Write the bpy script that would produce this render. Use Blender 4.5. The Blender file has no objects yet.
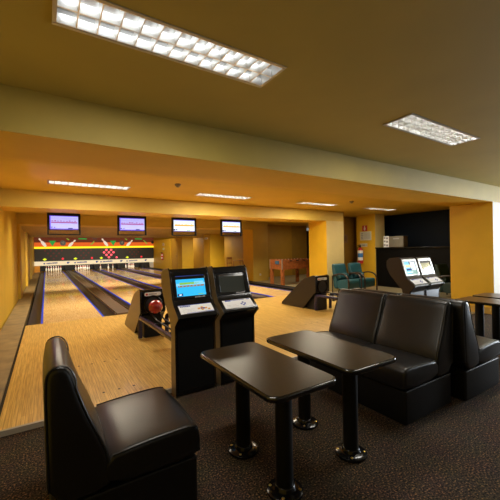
import bpy, math, random
from mathutils import Vector, Matrix
random.seed(4)
col = bpy.context.scene.collection
PI = math.pi

# ------------------------------------------------------------------ materials
def new_mat(name):
    m = bpy.data.materials.new(name); m.use_nodes = True
    nt = m.node_tree
    return m, nt, nt.nodes['Principled BSDF']

def plain(name, rgb, rough=.5, metal=0., coat=0., noise=.0, scale=30., bump=0., spec=.5):
    m, nt, b = new_mat(name)
    b.inputs['Base Color'].default_value = (*rgb, 1)
    b.inputs['Roughness'].default_value = rough
    b.inputs['Metallic'].default_value = metal
    b.inputs['Coat Weight'].default_value = coat
    b.inputs['Coat Roughness'].default_value = .08
    b.inputs['Specular IOR Level'].default_value = spec
    if noise or bump:
        tc = nt.nodes.new('ShaderNodeTexCoord'); n = nt.nodes.new('ShaderNodeTexNoise')
        n.inputs['Scale'].default_value = scale; n.inputs['Detail'].default_value = 4
        nt.links.new(tc.outputs['Object'], n.inputs['Vector'])
        if noise:
            r = nt.nodes.new('ShaderNodeValToRGB')
            r.color_ramp.elements[0].position = .3; r.color_ramp.elements[1].position = .7
            r.color_ramp.elements[0].color = (*[c*(1-noise) for c in rgb], 1)
            r.color_ramp.elements[1].color = (*[min(1, c*(1+noise)) for c in rgb], 1)
            nt.links.new(n.outputs['Fac'], r.inputs['Fac']); nt.links.new(r.outputs['Color'], b.inputs['Base Color'])
        if bump:
            bp = nt.nodes.new('ShaderNodeBump'); bp.inputs['Strength'].default_value = bump; bp.inputs['Distance'].default_value = .004
            nt.links.new(n.outputs['Fac'], bp.inputs['Height']); nt.links.new(bp.outputs['Normal'], b.inputs['Normal'])
    return m

def glow(name, rgb, strength):
    m, nt, b = new_mat(name)
    b.inputs['Base Color'].default_value = (*[c*.3 for c in rgb], 1)
    b.inputs['Emission Color'].default_value = (*rgb, 1)
    b.inputs['Emission Strength'].default_value = strength
    b.inputs['Roughness'].default_value = .55; b.inputs['Specular IOR Level'].default_value = .15
    return m

def boards(name, c1, c2, dark, width, length, rough, coat):
    """strip flooring whose boards run along world Y"""
    m, nt, b = new_mat(name)
    tc = nt.nodes.new('ShaderNodeTexCoord'); mp = nt.nodes.new('ShaderNodeMapping')
    mp.inputs['Rotation'].default_value = (0, 0, PI/2)
    br = nt.nodes.new('ShaderNodeTexBrick')
    br.inputs['Scale'].default_value = 1; br.inputs['Brick Width'].default_value = length; br.inputs['Row Height'].default_value = width
    br.inputs['Mortar Size'].default_value = .0012; br.offset = .37; br.offset_frequency = 2
    br.inputs['Color1'].default_value = (*c1, 1); br.inputs['Color2'].default_value = (*c2, 1); br.inputs['Mortar'].default_value = (*dark, 1)
    nt.links.new(tc.outputs['Object'], mp.inputs['Vector']); nt.links.new(mp.outputs['Vector'], br.inputs['Vector'])
    mg = nt.nodes.new('ShaderNodeMapping'); mg.inputs['Scale'].default_value = (60, 2.2, 1)
    n = nt.nodes.new('ShaderNodeTexNoise'); n.inputs['Scale'].default_value = 1.6; n.inputs['Detail'].default_value = 5
    nt.links.new(tc.outputs['Object'], mg.inputs['Vector']); nt.links.new(mg.outputs['Vector'], n.inputs['Vector'])
    rr = nt.nodes.new('ShaderNodeValToRGB')
    rr.color_ramp.elements[0].position = .32; rr.color_ramp.elements[0].color = (.62, .56, .44, 1)
    rr.color_ramp.elements[1].position = .68; rr.color_ramp.elements[1].color = (1.08, 1.08, 1.08, 1)
    nt.links.new(n.outputs['Fac'], rr.inputs['Fac'])
    mx = nt.nodes.new('ShaderNodeMix'); mx.data_type = 'RGBA'; mx.blend_type = 'MULTIPLY'; mx.inputs[0].default_value = 1
    nt.links.new(br.outputs['Color'], mx.inputs[6]); nt.links.new(rr.outputs['Color'], mx.inputs[7])
    nt.links.new(mx.outputs[2], b.inputs['Base Color'])
    b.inputs['Roughness'].default_value = rough; b.inputs['Coat Weight'].default_value = coat; b.inputs['Coat Roughness'].default_value = .05
    return m

def carpet_mat():
    m, nt, b = new_mat('speckled_carpet')
    tc = nt.nodes.new('ShaderNodeTexCoord')
    n1 = nt.nodes.new('ShaderNodeTexNoise'); n1.inputs['Scale'].default_value = 95; n1.inputs['Detail'].default_value = 3
    n2 = nt.nodes.new('ShaderNodeTexNoise'); n2.inputs['Scale'].default_value = 6
    for n in (n1, n2): nt.links.new(tc.outputs['Object'], n.inputs['Vector'])
    r = nt.nodes.new('ShaderNodeValToRGB'); e = r.color_ramp.elements
    e[0].position = .38; e[0].color = (.010, .0085, .008, 1)
    e[1].position = .68; e[1].color = (.34, .19, .075, 1)
    x = e.new(.5); x.color = (.050, .038, .029, 1)
    x = e.new(.585); x.color = (.075, .052, .036, 1)
    nt.links.new(n1.outputs['Fac'], r.inputs['Fac'])
    mx = nt.nodes.new('ShaderNodeMix'); mx.data_type = 'RGBA'; mx.blend_type = 'MULTIPLY'; mx.inputs[0].default_value = .4
    nt.links.new(r.outputs['Color'], mx.inputs[6]); nt.links.new(n2.outputs['Color'], mx.inputs[7])
    nt.links.new(mx.outputs[2], b.inputs['Base Color']); b.inputs['Roughness'].default_value = .95
    b.inputs['Specular IOR Level'].default_value = .1
    bp = nt.nodes.new('ShaderNodeBump'); bp.inputs['Strength'].default_value = .35; bp.inputs['Distance'].default_value = .003
    nt.links.new(n1.outputs['Fac'], bp.inputs['Height']); nt.links.new(bp.outputs['Normal'], b.inputs['Normal'])
    return m

M = {}
M['yellow'] = plain('yellow_wall_paint', (.64, .38, .014), .55, noise=.05, scale=2.5)
M['wall_left'] = plain('yellow_left_wall_paint', (.56, .35, .02), .5, noise=.05, scale=2.5)
M['cream'] = plain('cream_beam_paint', (.58, .46, .19), .6, noise=.05, scale=3)
M['ceil'] = plain('ochre_ceiling_paint', (.60, .38, .035), .7, noise=.04, scale=2)
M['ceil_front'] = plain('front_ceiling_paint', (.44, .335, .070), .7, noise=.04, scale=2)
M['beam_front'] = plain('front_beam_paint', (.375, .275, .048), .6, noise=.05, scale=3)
M['beam2'] = plain('ochre_beam_paint', (.52, .35, .055), .6, noise=.05, scale=3)
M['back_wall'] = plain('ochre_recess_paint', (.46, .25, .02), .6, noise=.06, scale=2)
M['brown'] = plain('brown_recess_paint', (.34, .19, .022), .6, noise=.08, scale=3)  # recess shade is put into this brown
M['white_wall'] = plain('pale_wall_paint', (.70, .68, .62), .7, noise=.02, scale=3)
M['carpet'] = carpet_mat()
M['approach'] = boards('maple_approach', (.74, .50, .145), (.62, .39, .095), (.30, .17, .04), .028, 1.1, .32, .2)
M['lane'] = boards('maple_lane', (.80, .57, .27), (.74, .51, .225), (.58, .38, .15), .027, 1.6, .2, .3)
M['pin_deck'] = boards('pin_deck', (.80, .57, .30), (.74, .52, .26), (.45, .28, .10), .027, 1.6, .16, .6)
M['plank'] = boards('ceiling_planks', (.50, .29, .03), (.44, .25, .025), (.2, .1, .01), .18, 2.2, .5, 0)
M['tile'] = plain('pale_side_floor', (.27, .225, .125), .45, noise=.12, scale=5)
M['kerb'] = plain('tan_kerb', (.22, .155, .065), .6, noise=.25, scale=5)
M['gutter'] = plain('gutter_grey', (.016, .013, .011), .35, spec=.3)
M['blue_edge'] = glow('blue_lane_edge', (.02, .06, .60), .5)
M['cap'] = plain('divider_cap', (.075, .050, .034), .4, noise=.15, scale=8)
M['black'] = plain('black_gloss', (.004, .004, .0045), .22, coat=.15, spec=.3)
M['matte_black'] = plain('black_matte', (.005, .005, .005), .5, spec=.22)
M['leather'] = plain('black_leather', (.0065, .006, .006), .33, bump=.2, scale=140, spec=.45)
M['leather_base'] = plain('black_leather_plinth', (.006, .006, .0065), .44, bump=.25, scale=140, spec=.3)
M['piping'] = plain('leather_piping', (.016, .016, .018), .3)
M['table_top'] = plain('dark_laminate', (.019, .0125, .005), .30, noise=.1, scale=40, spec=.07)
M['edge'] = plain('gloss_edge_band', (.005, .005, .005), .14, spec=.7)
M['table_top_wood'] = plain('dark_brown_laminate', (.055, .028, .014), .30, noise=.2, scale=20)
M['brass'] = plain('brass', (.65, .46, .10), .3, metal=1)
M['chrome'] = plain('chrome', (.7, .7, .7), .2, metal=1)
M['alu'] = plain('louver_aluminium', (.82, .82, .80), .32, metal=.85)
M['reflector'] = plain('reflector_grey', (.45, .44, .42), .35, metal=.4)
M['white'] = plain('white_enamel', (.75, .75, .73), .4)
M['tube'] = glow('fluorescent_tube', (.93, .97, 1), 5)
M['tube_fine'] = glow('fluorescent_tube_fine', (.96, .98, 1), 40)
M['tube_dim'] = glow('fluorescent_tube_lane', (1, .96, .88), 45)
M['bronze'] = plain('bronze_side_panel', (.15, .105, .050), .38)  # lighter copy of the dark panel, wall reflection put into its colour
M['dark_bronze'] = plain('dark_brown_side_panel', (.022, .015, .010), .40, spec=.3)
M['grey_bezel'] = plain('silver_grey_bezel', (.50, .50, .50), .28, metal=.5)  # bezel colour brightened to carry the window's reflection
M['panel_white'] = plain('control_panel_white', (.90, .91, .93), .4)
M['blue'] = plain('print_blue', (.02, .06, .42), .5)
M['orange_dot'] = plain('print_orange', (.85, .40, .03), .5)
M['grey'] = plain('print_grey', (.30, .30, .31), .5)
M['dark_glass'] = plain('screen_off', (.035, .04, .038), .08, coat=.5)
M['red_ball'] = plain('red_bowling_ball', (.34, .018, .02), .22, noise=.35, scale=14, coat=.5)
M['red'] = plain('red_enamel', (.55, .02, .02), .35)
M['blue_rail'] = plain('blue_black_rail', (.016, .012, .045), .25, coat=.1, spec=.4)  # violet-blue reflection tinted into the black rail
M['pin_white'] = plain('pin_white', (.80, .78, .72), .3)
M['pin_red'] = plain('pin_red', (.6, .03, .02), .4)
M['teal'] = plain('teal_leather', (.016, .072, .088), .38, bump=.2, scale=100)
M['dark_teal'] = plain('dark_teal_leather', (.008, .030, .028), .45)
M['dark_wood'] = plain('dark_wood', (.028, .015, .009), .3)
M['table_wood'] = plain('foosball_wood', (.34, .105, .028), .38, noise=.3, scale=12)
M['chair_wood'] = plain('honey_wood', (.42, .18, .05), .4, noise=.2, scale=12)
M['felt'] = plain('playfield_green', (.04, .16, .06), .5)
M['navy'] = plain('navy_bar_wall', (.003, .0075, .016), .6, spec=.15)
M['bar'] = plain('black_bar_front', (.003, .003, .003), .5, spec=.12)
M['cardboard'] = plain('grey_cardboard', (.15, .135, .10), .7, noise=.06, scale=6)
M['paper'] = plain('paper', (.60, .62, .52), .7)
M['exit_red'] = plain('sign_red', (.45, .03, .02), .5)
M['silver_corner'] = plain('silver_corner', (.55, .55, .55), .35, metal=.8)
M['m_maroon'] = glow('mask_maroon', (.17, .035, .014), .55)  # masking prints glow on their own so the panel looks lit
M['m_orange'] = glow('mask_orange', (.80, .13, .018), .75)
M['m_orange2'] = glow('mask_light_orange', (.72, .17, .05), .75)
M['m_yellow'] = glow('mask_yellow', (1, .78, .02), 1.1)
M['m_dark'] = plain('mask_dark', (.028, .025, .024), .5)
M['m_cream'] = glow('mask_cream', (.85, .70, .45), .85)
M['m_white'] = glow('mask_white', (.9, .8, .66), .7)
M['m_green'] = glow('mask_green', (.03, .42, .07), .6)
M['m_lime'] = glow('mask_lime', (.30, .50, .05), .6)
M['m_black'] = plain('mask_black', (.02, .02, .02), .3)
M['led_off'] = plain('indicator_off', (.13, .008, .01), .4)
M['led_on'] = glow('indicator_lit', (1, .10, .13), 1.6)
M['led_red'] = glow('indicator_red', (1, .04, .06), .9)
M['led_yellow'] = glow('indicator_yellow', (.72, .85, .03), .9)
M['pit'] = plain('pit_black', (.012, .011, .010), .7)
M['scr_lilac'] = glow('screen_lilac', (.50, .50, 1.0), 1.0)
M['scr_violet'] = glow('screen_violet', (.17, .10, .75), 1.0)
M['scr_mauve'] = glow('screen_mauve', (.42, .14, .42), .9)
M['scr_white'] = glow('screen_white', (.78, .90, 1.0), 1.0)
M['scr_orange'] = glow('screen_orange', (1.0, .47, .05), .95)
M['scr_yellow'] = glow('screen_yellow', (.95, .85, .35), .95)
M['scr_cyan'] = glow('screen_cyan', (.03, .46, .85), .95)
M['scr_cyan2'] = glow('screen_pale_cyan', (.22, .62, .92), .95)
M['scr_green'] = glow('screen_green', (.22, .50, .06), .9)
M['scr_brown'] = glow('screen_brown', (.30, .14, .05), .9)
M['scr_navy'] = glow('screen_navy', (.02, .04, .16), .9)
M['scr_teal'] = glow('screen_teal', (.30, .52, .45), .8)
M['daylight'] = glow('window_daylight', (.80, .90, 1.0), 6)

# ------------------------------------------------------------------ mesh builder
class MB:
    def __init__(s): s.v = []; s.f = []; s.m = []
    def face(s, idx, mat=0): s.f.append(tuple(idx)); s.m.append(mat)
    def add(s, vs, fs, mat=0):
        o = len(s.v); s.v += [tuple(v) for v in vs]
        for f in fs: s.face([i+o for i in f], mat)
        return s
    def box(s, x0, x1, y0, y1, z0, z1, mat=0):
        v = [(x, y, z) for z in (z0, z1) for y in (y0, y1) for x in (x0, x1)]
        return s.add(v, [(0,2,3,1), (4,5,7,6), (0,1,5,4), (2,6,7,3), (0,4,6,2), (1,3,7,5)], mat)
    def obox(s, c, u, v, w, hu, hv, hw, mat=0):
        """box with its own axes u, v, w and half sizes"""
        c, u, v, w = Vector(c), Vector(u).normalized(), Vector(v).normalized(), Vector(w).normalized()
        p = [c+u*a*hu+v*b*hv+w*d*hw for d in (-1, 1) for b in (-1, 1) for a in (-1, 1)]
        return s.add(p, [(0,2,3,1), (4,5,7,6), (0,1,5,4), (2,6,7,3), (0,4,6,2), (1,3,7,5)], mat)
    def prism(s, prof, axis, a, b, mat=0, capmat=None):
        """polygon (two coordinates in axis order) pushed along an axis from a to b"""
        n = len(prof)
        def P(p, t):
            return (t, p[0], p[1]) if axis == 'x' else (p[0], t, p[1]) if axis == 'y' else (p[0], p[1], t)
        vs = [P(p, a) for p in prof] + [P(p, b) for p in prof]
        o = len(s.v); s.v += vs
        for i in range(n):
            j = (i+1) % n; s.face((o+i, o+j, o+n+j, o+n+i), mat)
        cm = mat if capmat is None else capmat
        s.face([o+i for i in range(n)][::-1], cm); s.face([o+n+i for i in range(n)], cm)
        return s
    def cyl(s, p0, p1, r0, r1=None, n=16, mat=0, caps=True):
        r1 = r0 if r1 is None else r1
        p0, p1 = Vector(p0), Vector(p1); d = (p1-p0).normalized()
        u = d.orthogonal().normalized(); w = d.cross(u)
        vs = []
        for p, r in ((p0, r0), (p1, r1)):
            vs += [p + (u*math.cos(2*PI*i/n) + w*math.sin(2*PI*i/n))*r for i in range(n)]
        fs = [(i, (i+1) % n, n+(i+1) % n, n+i) for i in range(n)]
        if caps: fs += [tuple(range(n))[::-1], tuple(range(n, 2*n))]
        return s.add(vs, fs, mat)
    def tube(s, pts, r, n=8, closed=False, mat=0):
        pts = [Vector(p) for p in pts]; k = len(pts); o = len(s.v)
        up = None
        for i, p in enumerate(pts):
            a = pts[i-1] if (i or closed) else pts[i]; b = pts[(i+1) % k] if (i < k-1 or closed) else pts[i]
            d = (b-a).normalized()
            if up is None: up = d.orthogonal().normalized()
            up = (up - d*up.dot(d)).normalized(); w = d.cross(up)
            rr = r[i] if isinstance(r, (list, tuple)) else r
            s.v += [tuple(p + (up*math.cos(2*PI*j/n)+w*math.sin(2*PI*j/n))*rr) for j in range(n)]
        for i in range(k if closed else k-1):
            for j in range(n):
                a = o+i*n; b = o+((i+1) % k)*n
                s.face((a+j, a+(j+1) % n, b+(j+1) % n, b+j), mat)
        if not closed:
            s.face([o+j for j in range(n)][::-1], mat); s.face([o+(k-1)*n+j for j in range(n)], mat)
        return s
    def lathe(s, prof, c=(0, 0, 0), n=20, mat=0, mats=None):
        o = len(s.v); k = len(prof)
        for r, z in prof:
            s.v += [(c[0]+r*math.cos(2*PI*j/n), c[1]+r*math.sin(2*PI*j/n), c[2]+z) for j in range(n)]
        for i in range(k-1):
            for j in range(n):
                s.face((o+i*n+j, o+i*n+(j+1) % n, o+(i+1)*n+(j+1) % n, o+(i+1)*n+j), mats[i] if mats else mat)
        s.face([o+j for j in range(n)][::-1], mats[0] if mats else mat); s.face([o+(k-1)*n+j for j in range(n)], mats[-1] if mats else mat)
        return s
    def sphere(s, c, r, n=24, mat=0):
        k = n//2
        return s.lathe([(max(1e-4, r*math.sin(PI*i/k)), -r*math.cos(PI*i/k)) for i in range(k+1)], c, n, mat)
    def poly(s, pts, mat=0): return s.add(pts, [tuple(range(len(pts)))], mat)
    def pillow(s, prof, y0, y1, r, crown=0., mat=0, n=5):
        """closed profile (x,z) run along y, its two ends rounded off with radius r"""
        k = len(prof); area = sum(prof[i][0]*prof[(i+1) % k][1]-prof[(i+1) % k][0]*prof[i][1] for i in range(k))
        sg = 1 if area > 0 else -1
        nor = []
        for i in range(k):
            ax, az = prof[i-1]; bx, bz = prof[(i+1) % k]; dx, dz = bx-ax, bz-az; L = math.hypot(dx, dz) or 1
            nor.append((sg*dz/L, -sg*dx/L))
        sl = [(y0+r*(1-math.cos(PI/2*t/n)), -r*(1-math.sin(PI/2*t/n))) for t in range(n+1)]
        m = 6
        for t in range(1, m): sl.append((y0+r+(y1-y0-2*r)*t/m, crown*math.sin(PI*t/m)))
        sl += [(y0+y1-y, d) for y, d in sl[:n+1][::-1]]
        o = len(s.v)
        for y, d in sl: s.v += [(p[0]+q[0]*d, y, p[1]+q[1]*d) for p, q in zip(prof, nor)]
        for i in range(len(sl)-1):
            for j in range(k):
                a = o+i*k; b = a+k; f = (a+j, a+(j+1) % k, b+(j+1) % k, b+j)
                s.face(f if sg < 0 else f[::-1], mat)
        a = [o+j for j in range(k)]; b = [o+(len(sl)-1)*k+j for j in range(k)]
        s.face(a, mat); s.face(b[::-1], mat)
        return s
    def build(s, name, mats, parent=None, bevel=0., seg=3, smooth=40, loc=None):
        me = bpy.data.meshes.new(name); me.from_pydata(s.v, [], s.f)
        if not isinstance(mats, (list, tuple)): mats = [mats]
        for k in mats: me.materials.append(M[k] if isinstance(k, str) else k)
        me.polygons.foreach_set('material_index', s.m)
        import bmesh
        bm = bmesh.new(); bm.from_mesh(me); bmesh.ops.recalc_face_normals(bm, faces=bm.faces); bm.to_mesh(me); bm.free()
        if smooth:
            me.shade_smooth(); me.set_sharp_from_angle(angle=math.radians(smooth))
        me.update()
        o = bpy.data.objects.new(name, me); col.objects.link(o)
        if parent: o.parent = parent
        if loc: o.location = loc
        if bevel:
            b = o.modifiers.new('bevel', 'BEVEL'); b.width = bevel; b.segments = seg; b.limit_method = 'ANGLE'; b.angle_limit = math.radians(35)
        return o

def tag(o, label=None, cat=None, group=None, kind=None):
    if label: o['label'] = label
    if cat: o['category'] = cat
    if group: o['group'] = group
    if kind: o['kind'] = kind
    return o
def empty(name, loc=(0, 0, 0), rz=0, **k):
    o = bpy.data.objects.new(name, None); col.objects.link(o); o.location = loc; o.rotation_euler = (0, 0, rz); o.empty_display_size = .1
    return tag(o, **k)
def struct(mb, name, mats, **k):
    return tag(mb.build(name, mats, **k), kind='structure')
def copy_tree(o, parent=None):
    c = o.copy(); col.objects.link(c)
    if parent: c.parent = parent
    for ch in list(o.children): copy_tree(ch, c)
    return c
def chaikin(p, it=2, closed=True):
    for _ in range(it):
        q = []; n = len(p)
        for i in range(n if closed else n-1):
            a, b = p[i], p[(i+1) % n]
            q.append(tuple(x*.75+y*.25 for x, y in zip(a, b))); q.append(tuple(x*.25+y*.75 for x, y in zip(a, b)))
        p = q if closed else [p[0]]+q+[p[-1]]
    return p
def rrect(x0, x1, y0, y1, r, n=6):
    out = []
    for cx, cy, a in ((x1-r, y1-r, 0), (x0+r, y1-r, 90), (x0+r, y0+r, 180), (x1-r, y0+r, 270)):
        out += [(cx+r*math.cos(math.radians(a+90*i/n)), cy+r*math.sin(math.radians(a+90*i/n))) for i in range(n+1)]
    return out
def disc(cx, cz, r, n=14): return [(cx+r*math.cos(2*PI*i/n), cz+r*math.sin(2*PI*i/n)) for i in range(n)]

# ------------------------------------------------------------------ camera
F = 322.0
roll, yaw, pitch = math.atan(.018), math.atan(204/322), math.atan(.7/322)
f = Vector((math.sin(yaw), math.cos(yaw), 0)); r = Vector((math.cos(yaw), -math.sin(yaw), 0)); u = Vector((0, 0, 1))
f2 = f*math.cos(pitch)-u*math.sin(pitch); u2 = u*math.cos(pitch)+f*math.sin(pitch)
r3 = r*math.cos(roll)-u2*math.sin(roll); u3 = u2*math.cos(roll)+r*math.sin(roll)
cam = bpy.data.objects.new('camera', bpy.data.cameras.new('camera')); col.objects.link(cam)
cam.data.sensor_width = 36; cam.data.lens = F*36/500; cam.data.clip_start = .02; cam.data.clip_end = 200
R3 = Matrix((r3, u3, -f2)).transposed()
cam.matrix_world = Matrix.Translation((0, 0, 1.40)) @ R3.to_4x4()
bpy.context.scene.camera = cam

# ------------------------------------------------------------------ room shell
XL = -.72           # left wall face
XR = 12.0
YB, YE = -2.6, 28.6
LZ = .04            # height of the approach and lanes
Y0 = 3.13           # front of the approach
YF = 7.38           # foul line
ZC, ZB = 2.60, 2.27 # ceiling and beam underside
struct(MB().box(XL-.15, XR+.2, YB-.1, Y0, -.12, 0), 'floor', 'carpet')
struct(MB().box(7.22, 13.0, Y0, 14.2, -.12, 0), 'floor_side_hall', 'tile')
struct(MB().box(7.22, 13.0, 14.2, YE, -.12, 0), 'floor_far_hall', 'tile')
struct(MB().box(XL-.15, 7.22, Y0, YE, -.30, -.16), 'floor_under_lanes', 'pit')
ap = struct(MB().box(-.345, 7.22, Y0, YF, -.12, LZ), 'floor_approach', 'approach')
mb = MB()
for y, xs in ((4.35, (.31, .45, .59, .73)), (3.40, (.31, .45, .59, .73))):
    for lane in (0, 1.965, 3.6, 5.55):
        for x in xs: mb.add([(px+x+lane, py+y, LZ+.0012) for px, py in disc(0, 0, .0135, 10)], [tuple(range(10))])
tag(mb.build('marker_dot', 'matte_black', ap), kind='stuff')
struct(MB().box(-.72, 7.22, Y0-.028, Y0-.001, .001, LZ+.004), 'trim_1', plain('approach_edge_strip', (.34, .30, .24), .4))
struct(MB().box(-.70, -.375, Y0, 27.2, -.12, LZ), 'trim_2', 'kerb')
struct(MB().box(-.372, -.348, Y0, YF, -.12, LZ-.012), 'trim_3', 'matte_black')

# walls
mb = MB().box(XL-.15, XL, YB, YE, -.3, ZC+.1)
wl = struct(mb, 'wall_left', 'wall_left')
for i, y in enumerate((11.75, 16.1, 20.4)):
    struct(MB().box(XL+.001, XL+.07, y, y+.82, LZ, ZB), 'trim_%d' % (4+i), 'wall_left')
struct(MB().box(XL-.15, 13.2, YE, YE+.15, -.3, ZC+.1), 'wall_back', 'yellow')
struct(MB().box(XL-.15, XR+.2, YB-.15, YB, -.1, ZC+.1), 'wall_front', plain('dark_rear_wall', (.05, .035, .015), .7))
# right end wall of the front area with a large window (outside the picture, its daylight is what falls in)
mb = MB()
for a in ((YB, -1.7, 0, ZC), (2.2, 2.85, 0, ZC), (-1.7, 2.2, 0, .7), (-1.7, 2.2, 2.35, ZC)):
    mb.box(XR, XR+.2, a[0], a[1], a[2], a[3])
struct(mb, 'wall_right', 'white_wall')
w = MB()
for y in (-1.7, -.42, .88, 2.16): w.box(XR+.02, XR+.10, y, y+.04, .7, 2.35)
for z in (.7, 2.31): w.box(XR+.02, XR+.10, -1.7, 2.2, z, z+.04)
win = struct(w, 'window_1', 'white')
MB().box(XR+.11, XR+.12, -1.66, 2.16, .74, 2.31).build('pane', 'daylight', win)

# ceilings
def slab_with_holes(x0, x1, y0, y1, holes, ya, yb):
    mb = MB().box(x0, x1, y0, ya, ZC, ZC+.12).box(x0, x1, yb, y1, ZC, ZC+.12)
    x = x0
    for c in holes:
        mb.box(x, c-.65, ya, yb, ZC, ZC+.12); x = c+.65
    return mb.box(x, x1, ya, yb, ZC, ZC+.12)
struct(slab_with_holes(XL-.15, XR+.2, YB-.1, 2.85, (.705, 3.47), 1.665, 1.955), 'ceiling', 'ceil_front')
struct(slab_with_holes(XL-.15, 13.2, 2.85, 13.4, (.70, 3.40, 6.25, 8.95), 6.255, 6.545), 'ceiling_lane_hall', 'ceil')
struct(MB().box(XL-.15, 13.2, 13.4, YE+.1, ZC, ZC+.12), 'ceiling_far_hall', 'ceil')
mb = MB().box(XL+.002, 9.59, 13.26, 21.2, ZB, ZB+.06).box(XL+.002, 8.4, 12.575, 13.26, ZB, ZB+.06)
struct(mb, 'ceiling_planks', 'plank')

# portals: beam + pillar, front faces cream, undersides and inner faces yellow
def portal(y, d, x1, front, nb):
    mb = MB()
    mb.box(XL+.001, x1, y, y+d, ZB, ZC-.001)
    b = struct(mb, 'trim_%d' % nb, [front, 'yellow'])
    for p in b.data.polygons: p.material_index = 0 if p.normal.y < -.5 else 1
def pillar(x0, x1, y, d, nb, z1=ZB, front='cream', inner='yellow'):
    o = struct(MB().box(x0, x1, y, y+d, 0, z1), 'wall_pillar_%d' % nb, [front, inner])
    for p in o.data.polygons: p.material_index = 0 if p.normal.y < -.5 else 1
portal(2.85, .82, XR, 'beam_front', 10); pillar(7.6, XR, 2.851, .818, 1, front='white_wall')
struct(MB().box(7.578, 7.599, 2.86, 3.66, .001, .13), 'baseboard_pillar', plain('ochre_baseboard', (.50, .30, .06), .45))
portal(7.4, .82, 8.4, 'beam2', 11); pillar(7.6, 8.4, 7.401, .818, 2)
portal(11.75, .82, 8.4, 'beam2', 12); pillar(7.6, 8.4, 11.751, .818, 3, front='beam2')
pillar(7.6, 8.5, 16.1, .82, 4, front='yellow'); pillar(7.6, 8.4, 20.4, .82, 5, front='yellow')
pillar(10.05, 10.6, 7.401, .818, 6, z1=ZC-.001)
struct(MB().box(9.6, 9.75, 13.25, 27, 0, ZC-.001), 'wall_recess', 'back_wall')
struct(MB().box(8.41, 10.9, 13.1, 13.24, 0, ZC-.001), 'wall_games', 'back_wall')
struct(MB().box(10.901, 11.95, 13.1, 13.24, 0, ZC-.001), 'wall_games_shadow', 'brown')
d2 = struct(MB().box(11.98, 12.9, 13.12, 13.2, 0, 2.35), 'door_2', plain('black_door', (.010, .009, .010), .5))
MB().box(12.1, 12.2, 13.07, 13.115, .95, 1.0).build('door_handle', 'chrome', d2)
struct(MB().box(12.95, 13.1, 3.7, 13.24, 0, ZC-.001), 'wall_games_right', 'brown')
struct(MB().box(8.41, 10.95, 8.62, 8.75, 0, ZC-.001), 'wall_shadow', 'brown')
struct(MB().box(10.96, 12.9, 8.62, 8.75, 0, ZC-.001), 'wall_bar_end', 'navy')
struct(MB().box(11.2, 11.35, 3.68, 8.6, 0, ZC-.001), 'wall_bar', 'navy')
# wall beside the lane end, with a door
struct(MB().box(7.6, 7.75, 22.75, 28.5, 0, ZB-.001), 'wall_lane_end', 'yellow')
d1 = struct(MB().box(7.66, 7.72, 21.24, 22.74, 0, 2.12).box(7.62, 7.74, 21.24, 22.74, 2.121, ZB-.001), 'door_1', plain('ochre_door', (.50, .27, .02), .5))
MB().box(7.60, 7.655, 21.5, 21.56, 1.0, 1.06).build('door_handle', 'chrome', d1)

# ------------------------------------------------------------------ lanes
LANES = [(-.09, 1.0), (1.82, 2.92), (3.55, 4.65), (5.47, 6.56)]
YP = 28.0
lane_lbl = ['leftmost maple bowling lane, beside the kerb along the yellow left wall',
            'second maple bowling lane from the left, starting behind the ball return with the red ball',
            'third maple bowling lane from the left, under the cluster of lit red indicator lights',
            'rightmost maple bowling lane, nearest the fire extinguisher wall']
def gutter(x0, x1, edge, e2=None):
    mb = MB(); n = 8
    prof = [(x0+(x1-x0)*i/n, LZ-.005-.075*math.sin(PI*i/n)) for i in range(n+1)] + [(x1, -.12), (x0, -.12)]
    mb.prism(prof, 'y', YF, YP)
    return mb
for i, (a, b) in enumerate(LANES):
    L = empty('bowling_lane', ((a+b)/2, YF, 0), label=lane_lbl[i], cat='bowling lane', group='bowling lanes')
    c = (a+b)/2
    def sh(mb):
        mb.v = [(x-c, y-YF, z) for x, y, z in mb.v]; return mb
    sh(MB().box(a+.0185, b-.0185, YF+.004, YP-1.3, -.12, LZ)).build('lane_bed', 'lane', L)
    sh(MB().box(a+.0185, b-.0185, YP-1.298, YP+.3, -.12, LZ)).build('pin_deck', 'pin_deck', L)
    mk = MB()
    for k in range(7):
        x = a+.1+.148*k; y = 11.6-abs(k-3)*-.0+(3-abs(k-3))*.45
        mk.poly([(x-.016, y, LZ+.0012), (x+.016, y, LZ+.0012), (x, y+.2, LZ+.0012)])
    for k in range(10):
        x = a+.1+.1*k if k < 5 else a+.55+.1*(k-5)
        mk.add([(px+x, py+9.1, LZ+.0012) for px, py in disc(0, 0, .011, 8)], [tuple(range(8))])
    tag(sh(mk).build('lane_arrow', 'cap', L), kind='stuff')
    for s, x in ((-1, a), (1, b)):
        g = sh(gutter(*((x-.225, x) if s < 0 else (x, x+.225)), s)).build('gutter', 'gutter', L)
        sh(MB().box(x-.018, x+.018, YF+.004, YP-1, -.12, LZ+.002)).build('edge_strip', 'blue_edge', g)
# raised caps between lanes
def cap(x0, x1, nb, z=LZ+.035, m='cap'):
    struct(MB().box(x0, x1, YF, 27.2, -.12, z, 0).box(x0, x0+.035, YF, 27.2, z, z+.006, 1).box(x1-.035, x1, YF, 27.2, z, z+.006, 1), 'trim_%d' % nb, [m, 'black'])
cap(1.232, 1.588, 20); cap(3.152, 3.318, 21); cap(4.882, 5.238, 22); cap(6.79, 7.22, 23, m='matte_black')

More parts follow.
